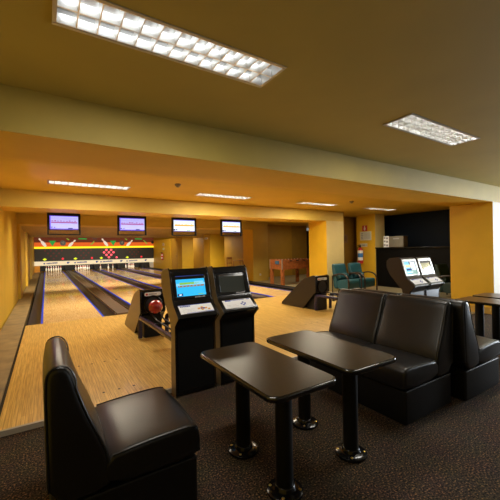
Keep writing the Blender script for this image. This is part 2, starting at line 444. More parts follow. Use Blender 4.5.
# masking unit
K = empty('masking_unit', (3.4, 27.0, 0), label='long orange and black masking panel with pin artwork above the lane ends', cat='bowling masking panel')
def mk(mb): mb.v = [(x-3.4, y-27.0, z) for x, y, z in mb.v]; return mb
mx0, mx1 = XL+.02, 7.58
mb = MB().box(mx0, mx1, 27.0, 27.06, 2.25, 2.62, 0).box(mx0, mx1, 27.0, 27.06, 2.14, 2.25, 0).box(mx0, mx1, 27.0, 27.06, 1.84, 2.14, 1)
y = 26.992
def shp(pts, m, yy=y): mb.poly([(p[0], yy, p[1]) for p in pts], m)
def pin_art(cx, cz, ang, s=1.):
    prof = [(0, -.32), (.055, -.32), (.085, -.22), (.10, -.12), (.085, .0), (.045, .12), (.038, .18), (.055, .25), (.045, .31), (0, .335)]
    full = prof + [(-x, z) for x, z in prof[::-1][1:-1]]
    ca, sa = math.cos(ang), math.sin(ang)
    shp([(cx+s*(x*ca-z*sa), cz+s*(x*sa+z*ca)) for x, z in full], 3)
    shp([(cx+s*(x*ca-z*sa), cz+s*(x*sa+z*ca)) for x, z in ((-.05, .12), (.05, .12), (.045, .15), (-.045, .15))], 5, y-.004)
for o in (0, 4.05):
    pin_art(-.2+o, 2.14, .62, 1.08); pin_art(1.62+o, 2.07, -.75, 1.02)
    shp([(.17+o, 2.26), (.62+o, 2.26), (.40+o, 1.87)], 4)
    shp([(px, pz) for px, pz in disc(1.05+o, 2.09, .19, 20)], 6)
    shp(disc(1.0+o, 2.14, .03, 8), 7, y-.004); shp(disc(1.09+o, 2.16, .03, 8), 7, y-.004); shp(disc(1.05+o, 2.07, .03, 8), 7, y-.004)
    shp([(2.05+o, 2.37), (2.6+o, 2.36), (2.62+o, 2.44), (2.05+o, 2.46)], 4)
    shp([(1.24+o, 2.43), (1.42+o, 2.29), (1.46+o, 2.35), (1.34+o, 2.45)], 8)
    if o == 0:
        shp([(2.80, 1.98), (2.95, 1.97), (3.12, 2.16), (3.1, 2.28), (2.98, 2.12)], 8); shp([(3.0, 2.38), (3.3, 2.38), (3.3, 2.44), (3.0, 2.44)], 6)
    else:
        shp([(6.74, 2.3), (6.82, 2.3), (7.1, 2.02), (7.0, 2.0)], 8)
shp([(p[0], p[1]) for p in disc(7.5, 2.13, .12, 14)], 6)
mk(mb).build('art_panel', ['m_maroon', 'm_orange', 'm_yellow', 'm_white', 'm_green', 'm_orange', 'm_black', 'grey', 'm_lime'], K)
mk(MB().box(mx0, mx1, 26.98, 27.06, 1.70, 1.84)).build('yellow_stripe', 'm_yellow', K)
ip = mk(MB().box(mx0, mx1, 27.0, 27.06, .80, 1.70)).build('indicator_panel', 'm_dark', K)
CEN = [.46, 2.37, 4.12, 6.02]
def lamp_dot(x, z, rr, mat, yy=26.99):
    mk(MB().add([(px, yy, pz) for px, pz in disc(x, z, rr, 12)], [tuple(range(12))])).build('indicator_light', mat, ip)
for li, c in enumerate(CEN):
    for row, (nn, z) in enumerate(((4, 1.55), (3, 1.36), (2, 1.17), (1, .98))):
        for k in range(nn):
            lit = li == 2 and not (row == 0 and k in (0, 3))
            lamp_dot(c+(k-(nn-1)/2)*.34, z, .085 if lit else .062, 'led_on' if lit else 'led_off')
    lamp_dot(c+.56, .96, .075, 'led_on' if li == 2 else 'led_red')
    x = c-.54
    mk(MB().poly([(x-.13, 26.985, .94), (x, 26.985, .85), (x+.13, 26.985, .94), (x, 26.985, 1.04)])).build('ball_light', 'led_yellow', ip)
mb = MB().box(mx0, mx1, 26.95, 27.08, .50, .80, 0)
for c in CEN:
    x = c-.62
    mb.box(x, x+.10, 26.944, 26.95, .60, .69, 1); x += .18
    for k in range(9):
        h = random.choice((.09, .1, .11)); wd = random.choice((.045, .055, .06))
        mb.box(x, x+wd, 26.944, 26.95, .60+.006*k*.6, .60+h+.006*k*.6, 1); x += wd+.022
    mb.box(c+.82, c+.93, 26.944, 26.95, .60, .73, 1); mb.box(c+.93, c+.99, 26.944, 26.95, .67, .73, 1)
mk(mb).build('sign_strip', ['m_cream', 'blue'], K)
for x0, x1 in ((mx0+.34, LANES[0][0]-.23), (LANES[0][1]+.23, LANES[1][0]-.23), (LANES[1][1]+.23, LANES[2][0]-.23), (LANES[2][1]+.23, LANES[3][0]-.23), (LANES[3][1]+.23, mx1-.36)):
    mk(MB().box(x0, x1, 27.21, 28.4, .045, .499)).build('kickback', 'pit', K)
mk(MB().box(mx0, mx1, 28.42, 28.5, .045, .499)).build('pit_curtain', 'pit', K)
mk(MB().box(mx1-.34, mx1-.02, 27.0, 27.08, .04, .499)).build('end_panel', 'white', K, bevel=.01)
mk(MB().box(mx0, mx0+.32, 27.21, 27.28, .04, .499)).build('side_panel', plain('orange_end', (.75, .32, .02), .5), K)

# pins
prof = [(.026, 0), (.030, .01), (.045, .06), (.058, .114), (.060, .13), (.050, .19), (.036, .225), (.026, .25), (.0235, .265), (.026, .29), (.032, .335), (.032, .35), (.024, .37), (.008, .381)]
pm = [0]*len(prof); pm[7] = 1; pm[9] = 1
pin0 = None
pin_lbl = ['white bowling pin in the full triangle at the end of the leftmost lane',
           'white bowling pin in the full triangle ending the second lane from the left',
           'white bowling pin left standing under the lit red indicator lights',
           'white bowling pin at the end of the rightmost lane']
stand = [range(10), range(10), (0, 6, 9), (0, 1, 3, 4, 6, 7, 8)]
for li, (a, b) in enumerate(LANES):
    c = (a+b)/2; spots = []
    for row in range(4):
        for k in range(row+1): spots.append((c+(k-row/2)*.305, 27.22+row*.264))
    for k in stand[li]:
        if pin0 is None:
            pin0 = MB().lathe(prof, n=14, mats=pm).build('bowling_pin', ['pin_white', 'pin_red'], smooth=80); o = pin0
        else: o = pin0.copy(); col.objects.link(o)
        o.location = (*spots[k], LZ+.001)
        tag(o, pin_lbl[li], 'bowling pin', ('pins on the leftmost lane', 'pins on the second lane', 'pins on the third lane', 'pins on the rightmost lane')[li])

# ------------------------------------------------------------------ ceiling lights
def make_light(rows, tube):
    W, D, H = 1.296, .286, .075
    root = empty('ceiling_light')
    mb = MB()
    mb.box(-W/2, W/2, -D/2, D/2, H, H+.006)
    for y in (-D/2, D/2-.006): mb.box(-W/2, W/2, y, y+.006, .0, H)
    for x in (-W/2, W/2-.006): mb.box(x, x+.006, -D/2+.006, D/2-.006, .0, H)
    for y in (-D/2-.012, D/2-.008): mb.box(-W/2-.012, W/2+.012, y, y+.020, -.006, -.0005)
    for x in (-W/2-.012, W/2-.008): mb.box(x, x+.020, -D/2+.012, D/2-.012, -.006, -.0005)
    mb.build('housing', 'reflector', root)
    lv = MB(); n = 13
    for i in range(1, n):
        x = -W/2+W*i/n
        lv.prism([(x-.003, -.002), (x+.003, -.002), (x+.013, .045), (x-.013, .045)], 'y', -D/2+.008, D/2-.008)
    for k in range(rows+1):
        y = -D/2+.012+(D-.024)*k/rows
        lv.prism([(y-.004, -.003), (y+.004, -.003), (y+.010, .044), (y-.010, .044)], 'x', -W/2+.008, W/2-.008)
    lv.build('louver', 'alu', root, smooth=20)
    for y in (-D/4, D/4):
        MB().cyl((-W/2+.03, y, .06), (W/2-.03, y, .06), .012, n=10).build('tube', tube, root)
    return root
cl = [(make_light(2, 'tube'), .705, 1.81), (make_light(4, 'tube_fine'), 3.47, 1.81)]
lbl = ['large fluorescent ceiling light with a two row louver, nearest, at the photo top',
       'rectangular fluorescent ceiling light with fine grid, alone above the front beam on the right']
for (o, x, y), l in zip(cl, lbl):
    o.location = (x, y, ZC); tag(o, l, 'ceiling light', 'fluorescent ceiling lights')
src = make_light(2, 'tube_dim')
for i, (x, l) in enumerate(((.70, 'ceiling light beyond the front beam, leftmost of its row, above the left monitors'),
                            (3.40, 'ceiling light beyond the front beam, second from left, above the rightmost monitor'),
                            (6.25, 'ceiling light beyond the front beam, third from the left, above the cream pillar opening'),
                            (8.95, 'ceiling light beyond the front beam, rightmost of its row, in front of the dark bar'))):
    o = src if i == 0 else copy_tree(src)
    o.location = (x, 6.40, ZC); tag(o, l, 'ceiling light', 'fluorescent ceiling lights')

def detector(x, y, l):
    t = MB().lathe([(.055, 0), (.055, -.02), (.045, -.035), (.03, -.04), (.03, -.055), (.012, -.06)], (0, 0, 0), 18).build('smoke_detector', plain('detector_grey', (.22, .17, .10), .5), loc=(x, y, ZC-.001))
    tag(t, l, 'smoke detector', 'smoke detectors')
detector(2.03, 5.6, 'small round smoke detector on the orange ceiling between the two left ceiling lights')
detector(6.7, 5.62, 'small round smoke detector on the ceiling near the top of the cream pillar')

# ------------------------------------------------------------------ hanging score monitors
def monitor(x0, x1, l, style, tilt=0):
    yc = 8.16; z0, z1 = 1.79, 2.262; w = x1-x0
    t = empty('score_monitor', ((x0+x1)/2, yc, z1), label=l, cat='monitor', group='score monitors under the beam')
    h = z1-z0
    fr = MB()
    fr.box(-w/2, -w/2+.028, -.02, .05, -h, 0).box(w/2-.028, w/2, -.02, .05, -h, 0).box(-w/2+.028, w/2-.028, -.02, .05, -.045, 0).box(-w/2+.028, w/2-.028, -.02, .05, -h, -h+.022)
    fr.box(-w/2+.028, w/2-.028, .0, .05, -h+.105, -.045)
    fr.build('bracket_frame', 'matte_black', t)
    s = MB(); a, b, c, d = -w/2+.045, w/2-.045, -h+.118, -.055
    def q(u0, u1, v0, v1, m, k=1): s.poly([(a+(b-a)*u0, -.004-.0012*k, c+(d-c)*v0), (a+(b-a)*u1, -.004-.0012*k, c+(d-c)*v0), (a+(b-a)*u1, -.004-.0012*k, c+(d-c)*v1), (a+(b-a)*u0, -.004-.0012*k, c+(d-c)*v1)], m)
    s.box(a, b, -.004, -.001, c, d, 0)
    if style == 0:
        mats = ['scr_lilac', 'scr_violet', 'scr_mauve', 'scr_navy']
        q(0, 1, .0, .07, 1); q(0, 1, .95, 1, 1); q(0, .04, 0, 1, 1); q(.05, .97, .46, .56, 2)
        for k in range(9): q(.06+.1*k, .06+.1*k+random.uniform(.05, .09), .59, random.uniform(.63, .68), 2)
        q(.03, .1, .13, .19, 3, 2); q(.14, .19, .11, .18, 1, 2); q(.64, .8, .05, .12, 3, 2)
        for k in range(3): q(.05, .97, .74+.06*k, .75+.06*k, 1)
    else:
        mats = ['scr_white', 'scr_violet', 'scr_orange', 'scr_navy', 'scr_green', 'scr_yellow']
        q(0, 1, .95, 1, 1); q(.04, .97, .46, .57, 2)
        for k in range(6): q(.06+.15*k, .06+.15*k+random.uniform(.08, .13), .58, random.uniform(.62, .68), 5)
        q(.0, .07, .06, .2, 3); q(.1, .17, .1, .18, 3); q(.62, .78, .06, .12, 4); q(.0, 1, 0, .03, 1)
    s.build('screen', mats, t)
monitor(.03, .665, 'hanging monitor with a lilac screen, leftmost of the four, above the leftmost lane', 0)
monitor(1.45, 2.12, 'hanging monitor with a lilac screen, second from the left of the four', 0)
monitor(2.78, 3.45, 'hanging monitor with a white screen and orange band, third from the left of the four', 1)
monitor(4.21, 4.88, 'hanging monitor with a white screen and orange band, rightmost of the four', 1)

# ------------------------------------------------------------------ lounge seats
seat_prof = chaikin([(.0, .272), (-.004, .34), (.0, .40), (.012, .432), (.05, .447), (.14, .448), (.3, .442), (.5, .425), (.5, .272)], 1)
back_lean = chaikin([(.462, .272), (.462, .36), (.466, .435), (.492, .51), (.540, .61), (.588, .72), (.622, .81), (.640, .868), (.666, .902), (.712, .906), (.745, .882), (.756, .82), (.742, .60), (.722, .272)], 1)
back_up = chaikin([(.462, .272), (.462, .36), (.466, .435), (.492, .51), (.535, .61), (.575, .72), (.602, .81), (.618, .865), (.645, .895), (.685, .897), (.715, .875), (.725, .82), (.722, .60), (.718, .272)], 1)
SW = .622
def make_seat(name, back_prof):
    root = empty(name)
    MB().prism(rrect(.018, .712, .012, SW-.012, .02, 4), 'z', .004, .268).build('plinth', 'leather_base', root, bevel=.008)
    s = MB().pillow(seat_prof, .004, SW-.004, .028, .006).build('seat_cushion', 'leather', root, smooth=60)
    b = MB().pillow(back_prof, .002, SW-.002, .030, .006).build('backrest', 'leather', root, smooth=60)
    for y in (.009, SW-.009):
        pr = [(x+(.005 if x < .6 else -.005), y, z) for x, z in back_prof if z > .30]
        MB().tube(pr, .0042, 6).build('piping', 'piping', b)
        pr = [(max(x, .006), y, z-.003) for x, z in seat_prof if z > .425 and x < .47]
        MB().tube(pr, .0042, 6).build('piping', 'piping', s)
    return root
chair = make_seat('lounge_chair', back_up); bench = make_seat('banquette_seat', back_lean)
chair.location = (.705, 2.27, 0); chair.rotation_euler = (0, 0, PI)
tag(chair, 'black leather armless lounge chair in the left foreground, facing the two tables', 'lounge chair')
for i, (x, y, rz, nm, l, g) in enumerate(((2.32, 1.46, 0, 'banquette_seat', 'black leather banquette seat facing the front tables, nearer one with its side in view', 'front row banquette seats'),
                         (2.32, 2.09, 0, 'banquette_seat', 'black leather banquette seat facing the front tables, farther one beside the ball return', 'front row banquette seats'),
                         (3.862, 1.395+SW, PI, 'banquette_seat', 'black leather banquette seat turned right, back to back with the nearer front one', 'rear row banquette seats'),
                         (3.862, 2.03+SW, PI, 'banquette_seat', 'black leather banquette seat almost hidden behind the backs of the front pair', 'rear row banquette seats'))):
    o = bench if i == 0 else copy_tree(bench); o.location = (x, y, 0); o.rotation_euler = (0, 0, rz); tag(o, l, 'banquette seat', g)

# ------------------------------------------------------------------ tables
def make_table(top):
    t = empty('pedestal_table'); W, D, Z = .475, .905, .675
    MB().prism(rrect(-W/2+.012, W/2-.012, -D/2+.012, D/2-.012, .06, 8), 'z', Z-.006, Z+.0005).build('table_top', top, t)
    MB().prism(rrect(-W/2, W/2, -D/2, D/2, .07, 8), 'z', Z-.032, Z-.001).build('edge_band', 'edge', t, bevel=.010, seg=4)
    for s in (-1, 1):
        l = MB().cyl((0, .23*s, .012), (0, .23*s, Z-.033), .050, n=28).build('leg', 'matte_black', t)
        MB().lathe([(.100, .001), (.105, .008), (.103, .018), (.09, .026), (.062, .030), (.056, .048), (.051, .052)], (0, .23*s, 0), 32).build('foot_flange', 'black', l)
        for k in range(4):
            a = PI/4+k*PI/2
            MB().lathe([(.0085, 0), (.0085, .004), (.004, .007)], (.086*math.cos(a), .23*s+.086*math.sin(a), .024), 8).build('bolt', 'brass', l)
    return t
ta = make_table('table_top'); tb = copy_tree(ta); tc_ = make_table('table_top_wood'); td = copy_tree(tc_)
for o, x, y, l in ((ta, 1.14, 1.70, 'dark two legged pedestal table in the front, nearest the black lounge chair'),
                   (tb, 1.725, 1.72, 'dark two legged pedestal table standing right before the front banquette seats'),
                   (tc_, 4.88, 1.77, 'brown topped pedestal table at the right edge, nearer of the far pair'),
                   (td, 5.44, 1.79, 'brown topped pedestal table at the right edge, the farther one by the pillar')):
    o.location = (x, y, 0); tag(o, l, 'table', 'pedestal tables')

# ------------------------------------------------------------------ score consoles
def on_panel(o, v):      # point on a slanted panel: o origin, v unit upward slope
    return lambda x, t, k=0.: (x, o[0]+v[0]*t-v[1]*k, o[1]+v[1]*t+v[0]*k) if False else (x, o[0]+v[0]*t-v[1]*k, o[1]+v[1]*t+v[0]*k)
def make_console(bezel, side, kind):
    t = empty('score_console'); W = .425; yo = 2.965
    # local: x 0..W, y measured from the column front, z up
    def Y(a): return a-yo
    sidep = [(Y(2.965), 0), (Y(3.10), 0), (Y(3.095), .3), (Y(3.08), .55), (Y(3.10), .70), (Y(3.20), .80), (Y(3.32), .94), (Y(3.375), 1.06), (Y(3.37), 1.16), (Y(3.32), 1.205), (Y(3.145), 1.225),
             (Y(3.115), 1.19), (Y(3.035), .93), (Y(2.99), .865), (Y(2.885), .785), (Y(2.875), .755), (Y(2.90), .735), (Y(2.965), .675)]
    front = [(Y(2.975), .0)]
    bodyp = [(y+(.012 if i in (0,) else 0), z) for i, (y, z) in enumerate(sidep)]
    for x0, x1 in ((0, .014), (W-.014, W)):
        MB().prism(sidep, 'x', x0, x1, 1, 0).build('side_panel', [side, 'black'], t, bevel=.003, seg=2)
    ins = []
    for (y, z) in sidep:
        cy, cz = (Y(3.03), .4) if z < .7 else (Y(3.14), .98)
        dy, dz = cy-y, cz-z; L = math.hypot(dy, dz) or 1
        ins.append((y+dy/L*.012, max(.004, z+dz/L*.012)))
    MB().prism(ins, 'x', .0145, W-.0145).build('cabinet', 'black' if bezel == 'black' else 'dark_bronze', t)
    MB().box(.03, W-.03, Y(2.966), Y(2.974), .05, .66).build('front_panel', plain('console_front', (.006, .006, .006), .45, spec=.15) if bezel == 'black' else plain('console_front_blue', (.10, .115, .14), .3), t)  # the paler copy has bluish window light in its colour
    # screen surround (slanted), screen, keypad panel
    a, b = Vector((0, Y(3.035), .93)), Vector((0, Y(3.115), 1.19)); v = (b-a).normalized(); n = Vector((0, -v.z, v.y)); H = (b-a).length
    def P(x, s_, k): p = a+v*s_+n*k; return (x, p.y, p.z)
    def slab(mb, x0, x1, s0, s1, k0, k1, m=0):
        p = [P(x, s_, k) for k in (k0, k1) for s_ in (s0, s1) for x in (x0, x1)]
        mb.add(p, [(0,2,3,1), (4,5,7,6), (0,1,5,4), (2,6,7,3), (0,4,6,2), (1,3,7,5)], m)
    x0, x1 = .058, W-.058; s0, s1 = .016, H-.045
    mb = MB()
    slab(mb, .0145, W-.0145, s1, H, -.02, .004); slab(mb, .0145, W-.0145, -.012, s0, -.02, .004)
    slab(mb, .0145, x0, s0, s1, -.02, .004); slab(mb, x1, W-.0145, s0, s1, -.02, .004)
    bz = mb.build('screen_surround', bezel, t, bevel=.004, seg=2)
    mb = MB()
    xx = W*.56
    for k in range(8):
        w = random.uniform(.007, .014); slab(mb, xx, xx+w, -.007, random.choice((.004, .008)), .0045, .006); xx += w+.004
    mb.build('lettering', 'grey', bz)
    s = MB(); 
    def q(u0, u1, v0, v1, m, k=1):
        X = lambda u_: x0+(x1-x0)*u_; S = lambda v_: s0+(s1-s0)*v_; kk = -.006+.0011*k
        s.poly([P(X(u0), S(v0), kk), P(X(u1), S(v0), kk), P(X(u1), S(v1), kk), P(X(u0), S(v1), kk)], m)
    slab(s, x0+.001, x1-.001, s0, s1, -.012, -.006, 0)
    if kind == 'game':
        mats = ['scr_cyan', 'scr_cyan2', 'scr_green', 'scr_brown', 'scr_navy', 'scr_white', 'blue']
        q(.0, 1, .0, .12, 0); q(.0, 1, .5, .62, 1); q(.12, .8, .56, .66, 2, 2); q(.62, .95, .56, .70, 1, 2); q(.06, .96, .44, .52, 3, 2)
        for k in range(7): q(.08+.12*k, .12+.12*k, .46, .50, 0, 3)
        q(.72, .9, .04, .075, 2, 2); q(.02, .2, .02, .14, 4, 2); q(.07, .15, .05, .11, 5, 3); q(0, 1, .96, 1, 6)
    elif kind == 'score':
        mats = ['scr_teal', 'scr_white', 'scr_yellow', 'scr_navy', 'scr_cyan2']
        q(0, .45, .0, 1, 4, 1); q(.08, .62, .55, .75, 2, 2); q(.1, .7, .3, .45, 3, 2); q(.1, .62, .12, .2, 1, 2); q(.55, .98, .3, .98, 1, 2)
    else: mats = ['dark_glass']
    s.build('screen', mats, t)
    a2, b2 = Vector((0, Y(2.885), .785)), Vector((0, Y(2.99), .865)); v2 = (b2-a2).normalized(); n2 = Vector((0, -v2.z, v2.y)); H2 = (b2-a2).length
    def P2(x, s_, k): p = a2+v2*s_+n2*k; return (x, p.y, p.z)
    k_ = MB()
    def slab2(x0, x1, s0, s1, k0, k1, m=0):
        p = [P2(x, s_, k) for k in (k0, k1) for s_ in (s0, s1) for x in (x0, x1)]
        k_.add(p, [(0,2,3,1), (4,5,7,6), (0,1,5,4), (2,6,7,3), (0,4,6,2), (1,3,7,5)], m)
    slab2(.04, W-.04, .018, H2-.002, -.012, .004, 0)
    if kind == 'game':
        xx = .055
        for k in range(6): slab2(xx, xx+.014, H2-.026, H2-.013-.002*(k % 2), .004, .005, 1); xx += .0175
        slab2(.04, W-.04, H2-.009, H2-.003, .004, .0048, 1); slab2(.10, W-.04, .020, .025, .004, .0048, 1)
        for cx, cs in ((.27, .052), (.27, .080), (.31, .066), (.235, .066), (.34, .05)): slab2(cx-.011, cx+.011, cs-.008, cs+.008, .004, .0075, 2)
        slab2(.255, .30, .058, .074, .004, .006, 1); slab2(.07, .20, .04, .0415, .004, .0046, 3); slab2(.07, .18, .055, .0565, .004, .0046, 3); slab2(.07, .19, .07, .0715, .004, .0046, 3)
    else:
        slab2(.07, .135, H2-.02, H2-.004, .004, .005, 1); slab2(.135, .30, H2-.014, H2-.008, .004, .005, 1); slab2(.33, .37, H2-.015, H2-.007, .004, .005, 1)
        for dx, ds in ((.022, 0), (-.022, 0), (0, .018), (0, -.018)): slab2(.265+dx-.009, .265+dx+.009, .062+ds-.007, .062+ds+.007, .004, .0075, 1)
        slab2(.07, .20, .04, .0415, .004, .0046, 3); slab2(.07, .18, .055, .0565, .004, .0046, 3)
    k_.build('keypad_panel', ['panel_white', 'blue', 'orange_dot', 'grey'], t)
    return t
for args, x, l in ((('black', 'bronze', 'game'), 1.02, 'black score console with a bright blue lit screen, left of the front pair'),
                   (('black', 'bronze', 'off'), 1.495, 'black score console with a dark screen, right of the front pair'),
                   (('grey_bezel', 'dark_bronze', 'score'), 4.87, 'silver faced score console with a teal screen, left of the pair behind the banquettes'),
                   (('grey_bezel', 'dark_bronze', 'off'), 5.33, 'silver faced score console with a dark screen, right of the pair behind the banquettes')):
    o = make_console(*args); o.location = (x, 2.965, .001); tag(o, l, 'score console', 'score consoles')

# ------------------------------------------------------------------ ball returns
def make_return(side, W):
    t = empty('ball_return')
    # local x 0..W, y from the front face, z up from the approach
    sp = [(1.2, .002), (1.18, .06), (.46, .63), (.36, .685), (.08, .765), (.03, .765), (.0, .73), (.0, .40), (.06, .36), (.42, .002)]
    sp = sp[:1] + sp[1:]
    MB().prism(sp, 'x', 0, .02, 1, 0).build('side_panel', [side, 'black'], t, bevel=.004, seg=2)
    MB().prism(sp, 'x', W-.02, W, 1, 0).build('side_panel', [side, 'black'], t, bevel=.004, seg=2)
    ip = [(y+(.012 if y < .5 else -.02), z-.012 if z > .1 else z) for y, z in sp]
    MB().prism(ip, 'x', .021, W-.021).build('hood', 'black', t, bevel=.01)
    MB().box(.06, W-.06, .02, .34, .002, .34).build('pedestal', 'matte_black', t, bevel=.01)
    c, R_ = (W/2, .515), .135
    ring = MB().tube([(c[0]+R_*math.cos(2*PI*i/28), -.002, c[1]+R_*math.sin(2*PI*i/28)) for i in range(28)], .014, 8, True).build('ball_door_ring', 'black', t)
    MB().add([(px, .004, pz) for px, pz in disc(c[0], c[1], R_, 28)], [tuple(range(28))]).build('opening', 'pit', t)
    p = MB().prism(rrect(.07, W-.07, .655, .71, .025, 5), 'y', .002, .010).build('name_plate', 'white', t)
    mb = MB().add([(px, .0008, pz) for px, pz in disc(.105, .682, .017, 12)], [tuple(range(12))], 0)
    xx = .135
    for k in range(7): mb.box(xx, xx+.014, .0005, .002, .672, .692, 1); xx += .0185
    mb.build('plate_print', ['red', 'grey'], p)
    # ball rack running towards the bowlers
    for x in (-.01, W+.01):
        r_ = MB().tube(chaikin([(x, -.01, .02), (x, -.01, .25), (x, -.03, .325), (x, -.12, .345), (x, -1.66, .355)], 2, False), .034, 10).build('rail', 'blue_rail', t)
    for x in (W*.36, W*.64):
        MB().tube([(x, .0, .384), (x, -.16, .384), (x, -.4, .338), (x, -1.66, .335)], .012, 8).build('ball_track', 'matte_black', t)
    mb = MB()
    for y in (-.5, -1.1, -1.6): mb.box(-.01, W+.01, y-.02, y+.02, .285, .32)
    mb.build('rack_crossbar', 'matte_black', t)
    return t
b1 = make_return('bronze', .40); b1.location = (1.215, 5.12, LZ); tag(b1, 'black hooded ball return with a red ball, behind the lit console', 'ball return', 'ball returns')
b2 = make_return('dark_bronze', .42); b2.location = (4.90, 5.12, LZ); tag(b2, 'dark sloping ball return with an empty round opening, beyond the banquette seats', 'ball return', 'ball returns')
tag(MB().sphere((0, 0, 0), .108, 32).build('bowling_ball', 'red_ball', loc=(1.415, 4.992, LZ+.498)), 'mottled red bowling ball in front of the round return opening', 'bowling ball')

# ------------------------------------------------------------------ teal armchairs (facing -y)
def make_armchair(mat):
    t = empty('armchair'); W = .64
    def yp(p): return [(y, z) for y, z in p]
    s = MB().pillow(chaikin([(.02, .12), (.0, .30), (.01, .40), (.06, .425), (.52, .39), (.52, .12)], 1), .07, W-.07, .025, .006)
    s.v = [(y, x, z) for x, y, z in s.v]; s.build('seat', mat, t, smooth=60)
    b = MB().pillow(chaikin([(.46, .13), (.47, .40), (.56, .80), (.585, .875), (.63, .895), (.67, .87), (.675, .80), (.62, .40), (.60, .13)], 1), .05, W-.05, .025, .006)
    b.v = [(y, x, z) for x, y, z in b.v]; bk = b.build('backrest', mat, t, smooth=60)
    c = MB().pillow(chaikin([(.38, .43), (.40, .56), (.46, .60), (.51, .56), (.48, .42)], 1), .10, W-.10, .03, .005)
    c.v = [(y, x, z) for x, y, z in c.v]; c.build('back_cushion', mat, bk, smooth=60)
    for x in (.03, W-.03):
        path = chaikin([(x, -.02, .0), (x, -.02, .30), (x, -.01, .46), (x, .10, .575), (x, .30, .60), (x, .50, .56), (x, .62, .50)], 2, False)
        MB().tube(path, .024, 10).build('arm', 'dark_wood', t)
        MB().cyl((x, .62, .0), (x, .62, .52), .020, n=8).build('leg', 'dark_wood', t)
    return t
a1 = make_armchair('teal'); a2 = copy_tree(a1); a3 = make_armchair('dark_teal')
for o, x, y, rz, l in ((a1, 7.56, 6.55, 0, 'teal leather armchair with dark curved arms, left of the pair against the cream pillar'),
                       (a2, 8.30, 6.55, 0, 'teal leather armchair with dark curved arms, right of the pair by the fire extinguisher'),
                       (a3, 9.05, 4.15, 0, 'dark green armchair in shadow behind the far silver consoles')):
    o.location = (x, y, .001); o.rotation_euler = (0, 0, rz); tag(o, l, 'armchair', 'teal armchairs')

# ------------------------------------------------------------------ foosball table
t = empty('foosball_table', (8.3, 10.1, 0), label='wooden foosball table with metal corners standing in the side room past the lanes', cat='foosball table')
Lx, Wy = .72, .40
cb = MB()
cb.box(-Lx, Lx, -Wy, -Wy+.03, .60, .98).box(-Lx, Lx, Wy-.03, Wy, .60, .98).box(-Lx, -Lx+.03, -Wy+.03, Wy-.03, .60, .98).box(Lx-.03, Lx, -Wy+.03, Wy-.03, .60, .98)
cb.box(-Lx+.03, Lx-.03, -Wy+.03, Wy-.03, .60, .66)
cab = cb.build('cabinet', 'table_wood', t)
MB().box(-Lx+.031, Lx-.031, -Wy+.031, Wy-.031, .80, .81).build('playfield', 'felt', t)
for sx in (-1, 1):
    for sy in (-1, 1):
        MB().box(sx*(Lx-.06)-.055, sx*(Lx-.06)+.055, sy*(Wy-.06)-.055, sy*(Wy-.06)+.055, .001, .599).build('leg', 'table_wood', t, bevel=.006)
        MB().box(sx*Lx-.025 if sx > 0 else -Lx-.006, Lx+.006 if sx > 0 else -Lx+.025, sy*Wy-.03 if sy > 0 else -Wy-.006, Wy+.006 if sy > 0 else -Wy+.03, .60, .985).build('corner_guard', 'silver_corner', t)
MB().box(-Lx-.02, -Lx-.001, -.22, .02, .80, .93).build('coin_box', plain('coin_blue', (.03, .12, .24), .4), t, bevel=.005)
for k in range(8):
    x = -Lx+.16+k*.16
    rd = MB().cyl((x, -Wy-.16, .93), (x, Wy+.16, .93), .008, n=8).build('rod', 'chrome', t)
    sgn = -1 if k % 2 else 1
    MB().cyl((x, sgn*(Wy+.08), .93), (x, sgn*(Wy+.20), .93), .017, n=10).build('handle', 'matte_black', rd)
    mb = MB()
    for q in range(3):
        y = -.2+.2*q
        mb.box(x-.012, x+.012, y-.018, y+.018, .86, .955).cyl((x, y, .955), (x, y, .985), .013, n=8)
    mb.build('player', 'orange_dot' if k % 2 else 'white', rd)

# ------------------------------------------------------------------ bar, box, signs
bar = empty('bar_counter', (10.4, 5.6, 0), label='tall black bar counter before the dark navy wall on the right', cat='bar counter')
MB().box(-.33, .1, -1.9, 1.79, .001, 1.34).build('front', 'bar', bar)
MB().box(-.38, .14, -1.9, 1.795, 1.341, 1.385).build('counter_top', 'black', bar, bevel=.008)
bx = empty('cardboard_box', (10.25, 6.64, 1.386), label='grey cardboard box lying on the black bar counter', cat='box')
MB().box(-.12, .14, -.27, .27, 0, .375).build('carton', 'cardboard', bx, bevel=.004)
yy = .10
for k in range(3): MB().box(-.122, -.1205, yy-.06, yy, .27, .31).build('print', 'grey', bx); yy -= .075
ps = empty('poster_stand', (10.2, 7.06, 1.386), label='narrow white printed card standing on the bar left of the box', cat='card')
MB().box(-.01, .01, -.10, .10, 0, .39).build('card', 'panel_white', ps)
for z in (.03, .16, .28):
    MB().box(-.0125, -.0105, -.08, .0, z, z+.07).build('print', 'grey', ps); MB().box(-.0125, -.0105, .02, .09, z+.02, z+.08).build('print', 'grey', ps)

def sign_x(name, x, y0, y1, z0, z1, mat, label, cat, marks=(), mm='grey'):
    """flat sign on a wall that faces -x"""
    o = MB().box(x-.012, x-.001, y0, y1, z0, z1).build(name, mat)
    tag(o, label, cat)
    if marks:
        mb = MB()
        for a, b, c, d in marks: mb.box(x-.0145, x-.0125, y0+(y1-y0)*a, y0+(y1-y0)*b, z0+(z1-z0)*c, z0+(z1-z0)*d)
        mb.build('print', mm, o)
    return o
